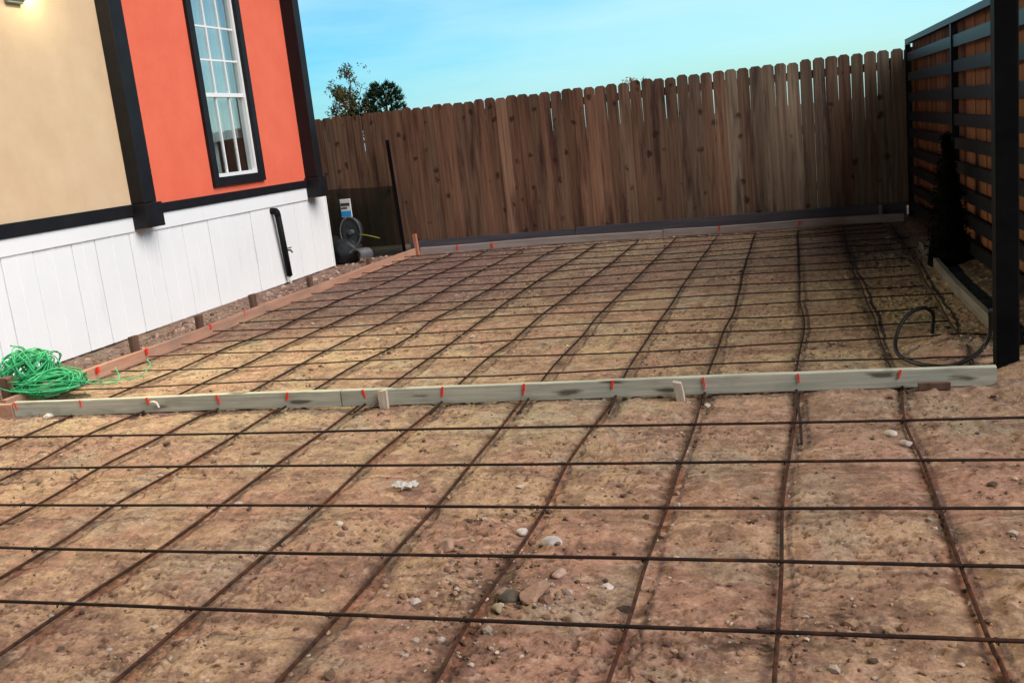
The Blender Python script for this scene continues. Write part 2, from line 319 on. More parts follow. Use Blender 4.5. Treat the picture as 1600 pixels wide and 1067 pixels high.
SX0, SX1, SY0, SY1 = -6.4, 3.6, .5, 12.9
ys = [SY0]
while ys[-1] < SY1: ys.append(ys[-1] + max(.0033 * ys[-1], .0055))
ys = np.array(ys); NX = 1150; UU = np.linspace(0, 1, NX)
XL = np.maximum(SX0, -3.9 - .55 * (ys - SY0)); XR = np.full(len(ys), 2.3)
XX = XL[:, None] + (XR - XL)[:, None] * UU[None, :]; YY = np.repeat(ys[:, None], NX, 1)
def bar_dist(X, Y, bars, ynear=0):
    d = np.full(X.shape, 9.0)
    for b in bars:
        p = np.array(sorted(b, key=lambda q: q[1])); xi = np.interp(Y, p[:, 1], p[:, 0])
        dd = np.abs(X - xi); dd = np.where((Y < p[0, 1] - .05) | (Y > p[-1, 1] + .05), 9, dd); d = np.minimum(d, dd)
    return d
def soil_height(X, Y, dF=None, dB=None):
    h = (fbm(X, Y, .9, 3, 3) - .5) * .045 + (fbm(X, Y, 6, 21, 4) - .5) * .016
    rid = 1 - np.abs(2 * fbm(X, Y, 11, 40, 3) - 1); h = h + (rid - .75) * .008
    cl = np.clip(fbm(X, Y, 17, 55, 3) - .60, 0, 1) * .16; clump = np.clip((fbm(X, Y, 1.3, 70, 3) - .42) * 5, 0, 1)
    h = h + cl * clump * .45 + (fbm(X, Y, 38, 80, 4, .65) - .5) * .010 - np.clip(fbm(X * .8, Y * 1.25, 50, 83, 4, .7) - .60, 0, .1) * .085 * np.clip((fbm(X, Y, 1.6, 261, 4, .6) - .46) * 7, 0, 1) + np.clip(fbm(X, Y, 42, 85, 3, .6) - .58, 0, 1) * .05 * np.clip((fbm(X, Y, 2.1, 88, 3) - .38) * 5, 0, 1)
    if dF is not None: h = h - .012 * np.exp(-(dF / .05) ** 2) - .006 * np.exp(-(dB / .04) ** 2)
    h = h - .012
    h = h - .012 * np.clip((-4.80 - X) / .15, 0, 1) + .05 * np.clip((X - 1.0) / .25, 0, 1) * np.clip((Y - 5.0) / .5, 0, 1)
    h = h + .075 * np.exp(-(((X - .98) / .18) ** 2 + ((Y - 4.98) / .20) ** 2)) + .05 * np.exp(-(((X - .75) / .2) ** 2 + ((Y - 5.6) / .35) ** 2))
    e = np.minimum(np.minimum(X - np.maximum(SX0, -3.9 - .55 * (Y - SY0)), 2.3 - X), np.minimum(Y - SY0, SY1 - Y)); h = h - .14 * np.clip(1 - e / .25, 0, 1)
    return h
dF = bar_dist(XX, YY, FRONT); dB = bar_dist(XX, YY, BACK)
ZZ = soil_height(XX, YY, dF, dB)
def lerp(a, b, f): return a + (np.array(b) - a) * f[..., None]
def sstep(x, a, b): t = np.clip((x - a) / (b - a), 0, 1); return t * t * (3 - 2 * t)
C = np.zeros(XX.shape + (3,)); C[:] = (.315, .212, .152)
C = lerp(C, (.405, .305, .20), sstep(fbm(XX, YY, 1.7, 101, 5, .6), .42, .62))
C = lerp(C, (.37, .232, .175), .8 * sstep(fbm(XX, YY, 2.6, 131, 4, .6), .52, .68))
C = lerp(C, (.33, .285, .215), .7 * sstep(fbm(XX, YY, 3.1, 151, 4, .6), .58, .72))
C = lerp(C, (.18, .12, .09), .6 * sstep(fbm(XX, YY, 9, 171, 4, .6), .57, .70))
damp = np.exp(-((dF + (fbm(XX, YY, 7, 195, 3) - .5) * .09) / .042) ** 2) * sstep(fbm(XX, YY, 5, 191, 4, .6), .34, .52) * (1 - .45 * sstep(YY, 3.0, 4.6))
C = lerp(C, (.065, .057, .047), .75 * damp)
rust = np.exp(-(dF / .03) ** 2) * sstep(fbm(XX, YY, 3, 211, 3), .5, .62)
C = lerp(C, (.25, .09, .05), .55 * rust)
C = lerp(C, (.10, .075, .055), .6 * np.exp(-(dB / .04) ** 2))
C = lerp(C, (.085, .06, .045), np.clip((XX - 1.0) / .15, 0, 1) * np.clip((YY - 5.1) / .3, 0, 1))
C = lerp(C, (.215, .135, .125), .75 * sstep(-XX, 2.0, 3.8) * sstep(YY, 7.0, 9.5))  # weaker light at the back left, put into the soil as purple-brown
C = lerp(C, (.11, .072, .055), .8 * sstep(fbm(XX * .8, YY * 1.25, 50, 83, 4, .7), .59, .67) * (.25 + .75 * sstep(fbm(XX, YY, 1.6, 261, 4, .6), .44, .58)))
C = lerp(C, (.19, .125, .095), .55 * sstep(fbm(XX * .7, YY * 1.3, 13, 281, 4, .65), .54, .66))
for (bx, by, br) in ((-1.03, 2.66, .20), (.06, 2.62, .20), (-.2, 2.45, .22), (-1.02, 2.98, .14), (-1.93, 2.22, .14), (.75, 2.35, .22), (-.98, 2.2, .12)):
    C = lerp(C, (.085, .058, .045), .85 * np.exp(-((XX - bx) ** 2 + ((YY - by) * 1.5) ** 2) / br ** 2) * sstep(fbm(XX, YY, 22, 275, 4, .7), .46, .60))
C = lerp(C, (.50, .39, .29), .45 * sstep(fbm(XX, YY * 1.6, 17, 271, 4, .7), .58, .72))
C = lerp(C, C * np.array((1.16, 1.04, 1.02)), sstep(-YY, -4.6, -3.2))
lum = 1 + (fbm(XX, YY, 34, 231, 4, .7) - .5) * .8; C *= lum[..., None]
ny, nx = XX.shape
me = bpy.data.meshes.new('dirt_bed')
V = np.stack([XX, YY, ZZ], -1).reshape(-1, 3).astype(np.float32)
idx = np.arange(ny * nx).reshape(ny, nx)
F = np.stack([idx[:-1, :-1], idx[:-1, 1:], idx[1:, 1:], idx[1:, :-1]], -1).reshape(-1, 4)
me.vertices.add(len(V)); me.vertices.foreach_set('co', V.ravel())
me.loops.add(F.size); me.loops.foreach_set('vertex_index', F.ravel().astype(np.int32))
me.polygons.add(len(F)); me.polygons.foreach_set('loop_start', np.arange(0, F.size, 4, dtype=np.int32)); me.polygons.foreach_set('loop_total', np.full(len(F), 4, dtype=np.int32))
me.update(calc_edges=True)
me.polygons.foreach_set('use_smooth', [True] * len(F))
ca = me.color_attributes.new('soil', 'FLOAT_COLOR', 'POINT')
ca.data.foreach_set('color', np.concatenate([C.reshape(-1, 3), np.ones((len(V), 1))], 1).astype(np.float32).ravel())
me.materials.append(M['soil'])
so = bpy.data.objects.new('dirt_bed', me); COL.objects.link(so); tag(so, kind='structure')
def zs(x, y):
    j = int(np.clip(np.searchsorted(ys, y), 0, ny - 1)); i = int(np.clip(round((x - XL[j]) / (XR[j] - XL[j]) * (nx - 1)), 0, nx - 1)); return float(ZZ[j, i])

# ------------------------------------------------------------------ house
XW = -5.65
hs = empty('mobile_home', (XW, 7.5, 0), 'orange and beige mobile home with black trim and white skirting', 'house')
mb = MB(); mb.box(XW - .1, XW, 1.0, 7.55, 1.0, 3.6); tag(mb.build('wall_panel', M['beige'], hs), 'beige stucco wall panel')
WY0, WY1, WZ0, WZ1 = 8.93, 9.75, 1.235, 3.40
mb = MB(); mb.box(XW - .1, XW, 7.55, WY0, 1.0, 3.6); mb.box(XW - .1, XW, WY1, 11.1, 1.0, 3.6); mb.box(XW - .1, XW, WY0, WY1, 1.0, WZ0); mb.box(XW - .1, XW, WY0, WY1, WZ1, 3.6)
tag(mb.build('wall_panel', M['orange'], hs), 'bright orange stucco wall panel')
mb = MB(); mb.box(-9.8, XW - .1, 10.98, 11.1, .9, 3.6); mb.box(-9.9, -9.8, 1.0, 11.1, .0, 3.6); mb.box(-9.8, XW - .1, 1.0, 1.12, .0, 3.6)
mb.build('end_wall', M['beige'], hs)
mb = MB(); mb.box(-9.8, XW - .1, 1.12, 10.98, .85, .9); mb.box(-6.9, -6.85, 1.12, 10.98, .9, 3.6); mb.build('room_interior', M['dark'], hs)
# roof
mb = MB(); y0, y1 = .6, 11.4
mb.add([(XW + .30, y0, 3.6), (XW + .30, y1, 3.6), (-7.75, y1, 4.35), (-7.75, y0, 4.35), (-10.2, y0, 3.6), (-10.2, y1, 3.6),
        (XW + .30, y0, 3.72), (XW + .30, y1, 3.72), (-7.75, y1, 4.47), (-7.75, y0, 4.47), (-10.2, y0, 3.72), (-10.2, y1, 3.72)],
       [(0, 3, 2, 1), (3, 4, 5, 2), (6, 7, 8, 9), (9, 8, 11, 10), (0, 1, 7, 6), (4, 10, 11, 5), (0, 6, 9, 3), (3, 9, 10, 4), (1, 2, 8, 7), (2, 5, 11, 8), (0, 1, 5, 4)])
mb.build('roof', M['roof'], hs)
# black trim
mb = MB(); mb.box(XW - .01, XW + .03, 1.0, 7.53, .995, 1.10, bev=.004); mb.box(XW - .01, XW + .03, 7.71, 10.80, .99, 1.075, bev=.004); mb.build('belt_trim', M['black'], hs)
for (ya, yb, xb, bz) in ((7.53, 7.71, XW + .135, .885), (10.80, 10.95, XW + .16, .865)):
    mb = MB(); mb.box(XW - .02, xb, ya, yb, 1.10, 3.59, bev=.006); c_ = mb.build('corner_column', M['black'], hs)
    mb = MB(); mb.box(XW - .02, xb + .025, ya - .03, yb + .035, bz, 1.098, bev=.006); mb.build('column_base', M['black'], c_)
# skirting
mb = MB(); seams = [1.0 + .398 * k for k in range(13)] + [5.94, 6.27, 6.70, 6.98, 7.43, 7.82, 8.22, 8.65, 9.06, 9.46, 10.02, 10.44, 10.80, 11.25]
for a, b2 in zip(seams[:-1], seams[1:]):
    if b2 - a < .05: continue
    j = random.uniform(-.003, .003)
    mb.box(XW - .03, XW - .004 + j, a + .0045, b2 - .0045, -.02, .88, bev=.004); mb.box(XW - .03, XW - .0015 + j, (a + b2) / 2 - .012, (a + b2) / 2 + .012, -.02, .88, bev=.002)
mb.box(XW - .05, XW - .022, 1.0, 11.24, -.02, .87)
mb.box(-9.8, XW - .03, 11.18, 11.22, -.02, .9)
sk = tag(mb.build('skirting', M['white'], hs), 'white vertical panel skirting')
mb = MB(); mb.box(XW - .02, XW + .012, 1.0, 7.50, .865, .992, bev=.003); mb.box(XW - .02, XW + .012, 7.745, 10.77, .845, .987, bev=.003); mb.build('top_strip', M['white'], sk)
mb = MB(); mb.box(XW - .02, XW + .006, 11.225, 11.262, -.02, .86, bev=.003); mb.build('corner_strip', M['vinyl'], sk)
# window
mb = MB(); e = .09; xa, xb = XW - .01, XW + .035
mb.box(xa, xb, WY0 - e, WY1 + e, WZ0 - e, WZ0); mb.box(xa, xb, WY0 - e, WY1 + e, WZ1, WZ1 + e); mb.box(xa, xb, WY0 - e, WY0, WZ0, WZ1); mb.box(xa, xb, WY1, WY1 + e, WZ0, WZ1)
win = mb.build('window', M['black'], hs)
mb = MB(); xa, xb = XW - .09, XW - .004
mb.box(xa, xb, WY0, WY0 + .035, WZ0, WZ1); mb.box(xa, xb, WY1 - .035, WY1, WZ0, WZ1); mb.box(xa, xb, WY0 + .035, WY1 - .035, WZ0, WZ0 + .035); mb.box(xa, xb, WY0 + .035, WY1 - .035, WZ1 - .035, WZ1)
mb.build('frame', M['vinyl'], win)
fy0, fy1 = WY0 + .035, WY1 - .035
mb = MB(); mb.box(XW - .06, XW - .012, fy0, fy1, 2.03, 2.07); mb.build('meeting_rail', M['vinyl'], win)
mb = MB()
for k in (1, 2): yy = fy0 + (fy1 - fy0) * k / 3; mb.box(XW - .052, XW - .034, yy - .009, yy + .009, WZ0 + .036, 2.029); mb.box(XW - .040, XW - .022, yy - .009, yy + .009, 2.071, WZ1 - .036)
for zz in (2.395, 2.72, 3.045): mb.box(XW - .042, XW - .024, fy0, fy1, zz - .009, zz + .009)
mb.build('muntins', M['vinyl'], win)
mb = MB(); mb.box(XW - .050, XW - .046, fy0, fy1, WZ0 + .036, 2.029); mb.box(XW - .038, XW - .034, fy0, fy1, 2.071, WZ1 - .036); mb.build('pane', M['glass'], win)
mb = MB(); n = 90; vs = []; fs = []
for zi, zz in enumerate((1.62, 3.4)):
    for k in range(n + 1):
        yy = 8.80 + (9.86 - 8.80) * k / n; vs.append((XW - .17 + .022 * math.sin(k * .75) + .012 * math.sin(k * 1.9 + 1), yy, zz - (.10 * (1 - k / n) ** 2 if zi == 0 else 0)))
fs = [(k, k + 1, n + 2 + k, n + 1 + k) for k in range(n)]; mb.add(vs, fs)
vs = []; fs = []
for zi, zz in enumerate((1.20, 3.4)):
    for k in range(41):
        yy = 8.80 + .62 * k / 40 - (0 if zi else .0); vs.append((XW - .25 + .03 * math.sin(k * .8), yy, zz))
fs = [(k, k + 1, 42 + k, 41 + k) for k in range(40)]; mb.add(vs, fs)
mb.build('curtain', M['curtain'], win, smooth=True)

# wall lamp, lit
lp = empty('wall_lamp', (XW, 6.575, 2.70), 'lit outdoor wall lamp high on the beige wall, cut by the picture edge', 'lamp')
mb = MB(); mb.box(XW + .001, XW + .035, 6.49, 6.66, 2.70, 2.92, bev=.008); mb.build('back_plate', M['fixture'], lp)
mb = MB()
mb.add([(XW + .036, 6.49, 2.715), (XW + .036, 6.66, 2.715), (XW + .036, 6.66, 2.90), (XW + .036, 6.49, 2.90), (XW + .13, 6.50, 2.80), (XW + .13, 6.65, 2.80), (XW + .13, 6.65, 2.89), (XW + .13, 6.50, 2.89)],
       [(0, 1, 2, 3), (4, 7, 6, 5), (3, 2, 6, 7), (0, 4, 5, 1), (0, 3, 7, 4), (1, 5, 6, 2)]); mb.build('housing', M['fixture'], lp)
mb = MB(); mb.box(XW + .131, XW + .15, 6.50, 6.65, 2.80, 2.885, bev=.005); mb.box(XW + .05, XW + .129, 6.667, 6.69, 2.77, 2.88, bev=.005); mb.build('lens', M['lens'], lp)
sd = bpy.data.lights.new('lamp_light', 'SPOT'); sd.energy = 1150; sd.color = (1.0, .88, .54); sd.shadow_soft_size = .06; sd.spot_size = R(116); sd.spot_blend = 1.0
so = bpy.data.objects.new('lamp_light', sd); COL.objects.link(so); so.parent = lp; so.location = (.19, 0, .13)
so.rotation_euler = (Vector((XW + .2, 6.57, 2.83)) - Vector((-.9, 3.4, 0))).to_track_quat('Z', 'Y').to_euler()

# drain pipe with tap on the skirting
dp = empty('drain_pipe', (XW + .05, 10.0, 0), 'black drain pipe with elbow running down the white skirting', 'pipe')
mb = MB(); mb.tube([(XW - .02, 9.90, .80), (XW + .035, 9.90, .80)], .036, 14); mb.tube(catmull([(XW + .03, 9.90, .80), (XW + .06, 9.90, .79), (XW + .07, 9.905, .74)], 4), .036, 14)
mb.tube([(XW + .07, 9.905, .75), (XW + .062, 9.95, .40), (XW + .05, 10.0, .06)], .034, 14); mb.build('pipe_run', M['pipe'], dp, smooth=True)
mb = MB(); mb.tube([(XW + .05, 10.0, .06), (XW + .05, 10.005, -.05)], .018, 12); mb.build('pipe_stub', M['pvc'], dp, smooth=True)
mb = MB(); mb.tube([(XW, 10.07, .34), (XW + .07, 10.07, .34), (XW + .09, 10.07, .31)], .011, 8); mb.tube([(XW + .055, 10.03, .365), (XW + .055, 10.12, .365)], .007, 6); mb.build('tap', M['brass'], dp)

# ------------------------------------------------------------------ form boards
def wob_beam(mb, a, b2, wd, h, n=40, amp=.004, seed=0):
    """form board with a slight bow and worn edges"""
    rn = random.Random(seed); a = Vector(a); b2 = Vector(b2); d = (b2 - a).normalized(); side = Vector((d.y, -d.x, 0)).normalized(); ph = rn.uniform(0, 6)
    vs = []; fs = []; be = .004
    prof = [(-.5 * wd + be, 0), (.5 * wd - be, 0), (.5 * wd, be), (.5 * wd, h - be), (.5 * wd - be, h), (-.5 * wd + be, h), (-.5 * wd, h - be), (-.5 * wd, be)]
    for i in range(n + 1):
        p = a.lerp(b2, i / n) + side * amp * 1.5 * math.sin(ph + i / n * 5) + Vector((0, 0, amp * math.sin(ph * 2 + i / n * 7)))
        for (u, v) in prof: vs.append(p + side * (u + rn.uniform(-.0008, .0008)) + Vector((0, 0, v + rn.uniform(-.0008, .0008))))
    for i in range(n):
        for k in range(8): fs.append((i * 8 + k, i * 8 + 8 + k, i * 8 + 8 + (k + 1) % 8, i * 8 + (k + 1) % 8))
    fs += [tuple(range(8)), tuple(n * 8 + k for k in range(8))[::-1]]
    mb.add(vs, fs)
MARK_X = [-4.63, -4.16, -3.70, -3.24, -2.79, -2.34, -1.88, -1.43, -.97, -.52, -.07, .39]
FBY = lambda x: 4.742 + .014 * (x + 4.6)
def fb(x0, x1, label, seed):
    mb = MB(); wob_beam(mb, (x0, FBY(x0) + .019, -.004), (x1, FBY(x1) + .019, -.004), .038, .091, 40, .002, seed)
    o = mb.build('form_board', M['board_green'], origin=((x0 + x1) / 2, FBY((x0 + x1) / 2), 0)); tag(o, label, 'form board', 'form boards round the slab')
    for x in MARK_X:
        if x0 <= x < x1:
            rn = random.Random(int(x * 100)); mk = MB(); yb = FBY(x) - .0065; zt = .089; hgt = rn.uniform(.038, .062); ww = rn.uniform(.0032, .0055); ln = rn.uniform(-.014, .014)
            pts = [(x + ln * k / 5 + rn.uniform(-.0015, .0015), zt - hgt * k / 5, ww * (.75 + .5 * math.sin(math.pi * min(1, k / 5 + .15)))) for k in range(6)]
            vs = []
            for (px_, pz, w_) in pts: vs += [(px_ - w_, yb, pz), (px_ + w_, yb, pz), (px_ + w_, yb + .005, pz), (px_ - w_, yb + .005, pz)]
            fs = []
            for k in range(5):
                for q in range(4): fs.append((k * 4 + q, k * 4 + (q + 1) % 4, k * 4 + 4 + (q + 1) % 4, k * 4 + 4 + q))
            fs += [(0, 3, 2, 1), (20, 21, 22, 23)]; mk.add(vs, fs); mk.build('paint_mark', M['mark'], o)
    return o
fb(-4.645, -2.478, 'grey green form board across the front, left of the butt joint, beside green cord', 3)
fb(-2.470, .80, 'long grey green front form board right of the butt joint, reaching the black post', 4)
mb = MB(); wob_beam(mb, (-4.93, 4.750, -.006), (-4.655, 4.755, -.006), .038, .085, 8, .003, 9)
o = mb.build('form_board', M['board_pink'], origin=(-4.79, 4.76, 0)); tag(o, 'short reddish board end at the left end of the front form board', 'form board', 'form boards round the slab')
mb = MB(); wob_beam(mb, (-4.765, 4.80, -.004), (-4.745, 8.3, -.004), .038, .088, 40, .006, 5); wob_beam(mb, (-4.745, 8.305, -.004), (-4.72, 11.62, -.004), .038, .088, 40, .006, 6)
o = mb.build('form_board', M['board_pink'], origin=(-4.75, 8.2, 0)); tag(o, 'pinkish form board along the left side beside the rubble strip', 'form board', 'form boards round the slab')
for (yy, ww, hh) in ((5.62, .005, .04), (6.17, .0045, .042), (7.02, .004, .035), (7.55, .003, .03)):
    mk = MB(); mk.box(-4.7335, -4.718, yy - ww * 2.2, yy + ww * 2.2, .086 - hh, .0895, bev=.002); mk.build('paint_mark', M['mark'], o)
mb = MB(); wob_beam(mb, (-4.66, 11.70, -.002), (-1.6, 11.60, -.002), .038, .085, 30, .006, 7); o = mb.build('form_board', M['board_grey'], origin=(-3.1, 11.66, 0)); tag(o, 'grey form board in front of the fence, left part with two bright red marks', 'form board', 'form boards round the slab')
for x in (-4.16, -3.70):
    yy = 11.70 - (x + 4.66) * .0327 - .029; mk = MB(); mk.box(x - .011, x + .011, yy, yy + .012, .022, .080, bev=.003); mk.build('paint_mark', M['mark'], o)
mb = MB(); wob_beam(mb, (-1.59, 11.60, -.002), (1.0, 11.40, -.002), .038, .085, 30, .006, 8); o = mb.build('form_board', M['board_grey'], origin=(-.3, 11.5, 0)); tag(o, 'pale grey form board in front of the fence, right part ending near the slat fence', 'form board', 'form boards round the slab')
for x in (-.95, -.07):
    yy = 11.60 - (x + 1.59) * .0772 - .028; mk = MB(); mk.box(x - .010, x + .010, yy, yy + .011, .03, .082, bev=.003); mk.build('paint_mark', M['mark'], o)
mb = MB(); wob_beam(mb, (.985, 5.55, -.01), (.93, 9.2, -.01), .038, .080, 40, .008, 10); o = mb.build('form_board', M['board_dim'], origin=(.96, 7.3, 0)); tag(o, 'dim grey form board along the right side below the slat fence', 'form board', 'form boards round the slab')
# dark block added as the shaded gap under the front board's right end
mb = MB(); mb.box(.46, .60, 4.766, 4.788, -.002, .032, bev=.002); o = mb.build('gap_block', M['stake'], origin=(.53, 4.78, 0)); tag(o, 'dark block added for the shaded gap under the front board near the black post', 'gap block')

# ------------------------------------------------------------------ stakes
def stake(x, y, w_, d_, h, material, label, lean=(0, 0), seed=0, tip=True):
    rn = random.Random(seed); mb = MB(); vs = []
    for k, z in enumerate((-.12, 0, h * .5, h)):
        for sx, sy in ((-1, -1), (1, -1), (1, 1), (-1, 1)):
            vs.append((x + sx * w_ / 2 + lean[0] * max(z, 0) + rn.uniform(-.002, .002), y + sy * d_ / 2 + lean[1] * max(z, 0) + rn.uniform(-.002, .002), z + (rn.uniform(-.008, .008) if k == 3 else 0)))
    fs = [(k * 4 + q, k * 4 + (q + 1) % 4, k * 4 + 4 + (q + 1) % 4, k * 4 + 4 + q) for k in range(3) for q in range(4)] + [(3, 2, 1, 0), (12, 13, 14, 15)]
    mb.add(vs, fs); o = mb.build('stake', material, origin=(x, y, 0)); tag(o, label, 'stake', 'wooden stakes holding the form boards'); return o
stake(-4.815, 6.16, .035, .075, .195, M['stake'], 'dark wooden stake behind the left board, nearest the green cord', seed=1)
stake(-4.815, 7.00, .035, .075, .175, M['stake'], 'dark wooden stake with a broken top behind the left board, third from its near end', (.05, 0), 2)
stake(-4.810, 7.86, .035, .075, .185, M['stake'], 'wooden stake behind the left board, midway between two others under the white skirting', seed=3)
stake(-4.800, 8.95, .035, .07, .17, M['stake'], 'small wooden stake behind the left board, just short of the black drain pipe', seed=4)
stake(-4.80, 10.4, .035, .06, .15, M['stake'], 'faint far wooden stake behind the left board, past the black drain pipe', seed=5)
stake(-4.88, 4.97, .07, .05, .19, M['stake'], 'thick dark stake at the left front corner under the green cord', seed=6)
stake(-4.69, 11.645, .04, .05, .26, M['stake_red'], 'tall reddish stake at the far left corner of the slab', (-.05, 0), 7)
stake(-2.215, 4.753, .045, .03, .085, M['pale_wood'], 'short pale stub stake on the front board face, right beside the butt joint', seed=8)
stake(-.63, 4.752, .04, .03, .08, M['pale_wood'], 'short pale stub stake on the front board face, nearer the black post', (-.15, 0), 9)
stake(.80, 11.9, .035, .035, .14, M['board_grey'], 'small pale peg behind the far board beside the slat fence', seed=10)
mb = MB(); mb.tube(catmull([(-3.66, 4.728, .066), (-3.635, 4.725, .068), (-3.615, 4.722, .060), (-3.606, 4.722, .035)], 4), .006, 8); o = mb.build('bent_hook', M['pvc'], origin=(-3.63, 4.725, .05)); tag(o, 'small pale bent hook on the front board face near the green cord', 'hook')

# ------------------------------------------------------------------ rebar mat
ORD = ['first', 'second', 'third', 'fourth', 'fifth', 'sixth', 'seventh', 'eighth', 'ninth', 'tenth', 'eleventh', 'twelfth', 'thirteenth', 'fourteenth', 'fifteenth']
def rebar(pts, r, material, label, group, n=8):
    mb = MB(); mb.tube(pts, r, n); c_ = pts[len(pts) // 2]
    o = mb.build('rebar', material, origin=(c_[0], c_[1], 0), smooth=True); return tag(o, label, 'rebar', group)
tie_me = None
def tie(o, x, y, z):
    global tie_me
    if tie_me is None:
        mb = MB(); pts = [(.0105 * math.cos(a) * (1 + .15 * math.sin(3 * a)), .0095 * math.sin(a), .007 * math.sin(2 * a)) for a in np.linspace(0, 12.0, 26)]
        mb.tube(pts, .0017, 5); t_ = mb.build('tie_wire', M['wire'], origin=(0, 0, 0)); tie_me = t_.data; bpy.data.objects.remove(t_)
    k = bpy.data.objects.new('tie_wire', tie_me); COL.objects.link(k); k.parent = o; k.location = Vector((x, y, z)) - wloc(o); k.rotation_euler = (0, 0, random.uniform(0, 6))
def settle(P, rn, lo, zmin, off):
    z = np.array([zs(p[0], p[1]) for p in P]); k = np.ones(7) / 7; z = np.convolve(np.pad(z, 3, 'edge'), k, 'valid')
    a, f = rn.uniform(0, 6), rn.uniform(1.5, 3)
    return [(p[0] + .003 * math.sin(a + p[1] * f * 2), p[1], max(zmin, zz + off)) for p, zz in zip(P, z)]
def barx(bar, y):
    p = np.array(sorted(bar, key=lambda q: q[1])); return float(np.interp(y, p[:, 1], p[:, 0]))
for i, y0 in enumerate(FRONT_Y):
    x0, x1 = -5.0 + .1 * i, 2.4; rn = random.Random(50 + i); ph = rn.uniform(0, 6)
    pts = [(x, y0 + .004 * math.sin(ph + x * .9) + rn.uniform(-.0015, .0015), .029 + .002 * math.sin(ph * 2 + x * 2.1)) for x in np.arange(x0, x1, .12)]
    lab = ['crosswise rebar nearest the camera, lowest in the picture'] + ['%s crosswise rebar from the camera, in front of the front board' % ORD[k] for k in range(1, 4)] + ['crosswise rebar just in front of the front board, fifth from the camera']
    o = rebar(pts, .0060, M['rebar'], lab[i], 'crosswise rebars in front of the front board')
    for b_ in FRONT:
        ylo = min(q[1] for q in b_)
        if ylo < y0: tie(o, barx(b_, y0), y0 + .004 * math.sin(ph + barx(b_, y0) * .9), .026)
for i, y0 in enumerate(BACK_Y):
    rn = random.Random(90 + i); ph = rn.uniform(0, 6); xl = -4.70; xr = .92 - .05 * rn.random()
    tilt = -.012 * (y0 - 5.3) / 6
    pts = [(x, y0 + tilt * (x + 1.5) * 3 + .014 * math.sin(ph + x * 1.3) + rn.uniform(-.003, .003), max(.026 + .008 * math.sin(ph * 2 + x * 2.3), zs(x, y0) + .012)) for x in np.arange(xl, xr, .14)]
    rebar(pts, .0050, M['rebar'], '%s crosswise rebar behind the front board, counted towards the wooden fence' % ORD[i], 'crosswise rebars behind the front board', 6)
for i, b_ in enumerate(FRONT):
    rn = random.Random(130 + i); P = catmull([(x, y, 0) for x, y in b_], 6)
    pts = settle(P, rn, 0, -.004, .003)
    rebar(pts, .0064, M['rebar_rust'], 'lengthwise rebar running towards the camera from the %s red mark of the front board' % ORD[i + 1], 'lengthwise rebars in front of the front board')
for i, b_ in enumerate(BACK):
    rn = random.Random(170 + i); P = catmull([(x, y, 0) for x, y in b_], 6)
    pts = settle(P, rn, 0, .006, .006)
    rebar(pts, .0062, M['rebar'], ('lengthwise rebar running towards the fence from the %s red mark of the front board' % ORD[i + 1]) if i < 11 else 'lengthwise rebar at the far right, inside the black hose loop', 'lengthwise rebars behind the front board', 6)

# ------------------------------------------------------------------ wooden fence at the back
fn = empty('wooden_fence', (-2.4, 12.05, 0), 'tall brown wooden picket fence with dog ear tops closing the back', 'fence')
FY = 12.02
mb = MB(); x = -6.9; i = 0; rn = random.Random(5)
while x < 1.10:
    wd = .1375 + rn.uniform(-.004, .003); gap = rn.choice((.0, .0, .001, .002))
    tp = rn.choice((.0005, .001, .002, .003, .005)) + (.002 if x > -2.2 else 0)      # dried pickets are narrower towards their tops
    top = 1.80 + rn.uniform(-.010, .010) + (.01 if x > 0 else 0); yj = rn.uniform(-.0025, .0025); ln = rn.uniform(-.003, .003); t_ = rn.uniform(.82, 1.25)
    gr = max(0, (x + 2.6) / 3.0) * rn.random() * 1.9 + (.3 if rn.random() < .2 else 0); tcol = (t_ * (1 + .1 * gr), t_ * (1 + .45 * gr), t_ * (1 + .62 * gr))
    if rn.random() < .14: tcol = tuple(c * 1.4 for c in tcol)
    z0 = .10; c = .028; y0, y1 = FY + yj, FY + .018 + yj; sl = .0 if rn.random() > .3 else rn.uniform(.004, .008)
    prof = [(0, z0), (wd, z0), (wd + ln, 1.0), (wd + ln - sl, 1.42), (wd + ln - sl - tp * .4, 1.58), (wd + ln * 1.5 - tp, top - c), (wd - c + ln * 1.5 - tp, top), (c + ln * 1.5 + tp, top), (ln * 1.5 + tp, top - c), (ln + tp * .4, 1.58), (ln, 1.0)]
    n_ = len(prof); vs = [(x + a, y0, z) for a, z in prof] + [(x + a, y1, z) for a, z in prof]
    fs = [tuple(range(n_)), tuple(range(2 * n_ - 1, n_ - 1, -1))] + [(k, n_ + k, n_ + (k + 1) % n_, (k + 1) % n_) for k in range(n_)]
    mb.add(vs, fs, tcol); x += wd + gap; i += 1
mb.build('picket_panel', M['picket'], fn, attr='tint')
for z in (.35, 1.0, 1.60):
    mb = MB(); mb.box(-6.9, 1.10, FY + .024, FY + .062, z, z + .089, col=(.8, .8, .8)); mb.build('rail', M['picket'], fn, attr='tint')
for xp in (-6.0, -3.6, -1.2, 1.0):
    mb = MB(); mb.box(xp - .045, xp + .045, FY + .064, FY + .154, -.05, 1.72, col=(.7, .7, .7)); mb.build('post', M['picket'], fn, attr='tint')
mb = MB(); mb.beam((-4.9, FY - .045, .0), (-2.72, FY - .045, .0), .036, .135); k1 = mb.build('kickboard', M['kick'], fn)
mb = MB(); mb.beam((-2.71, FY - .048, .0), (1.08, FY - .048, .0), .036, .15); mb.build('kickboard', M['kick'], fn)

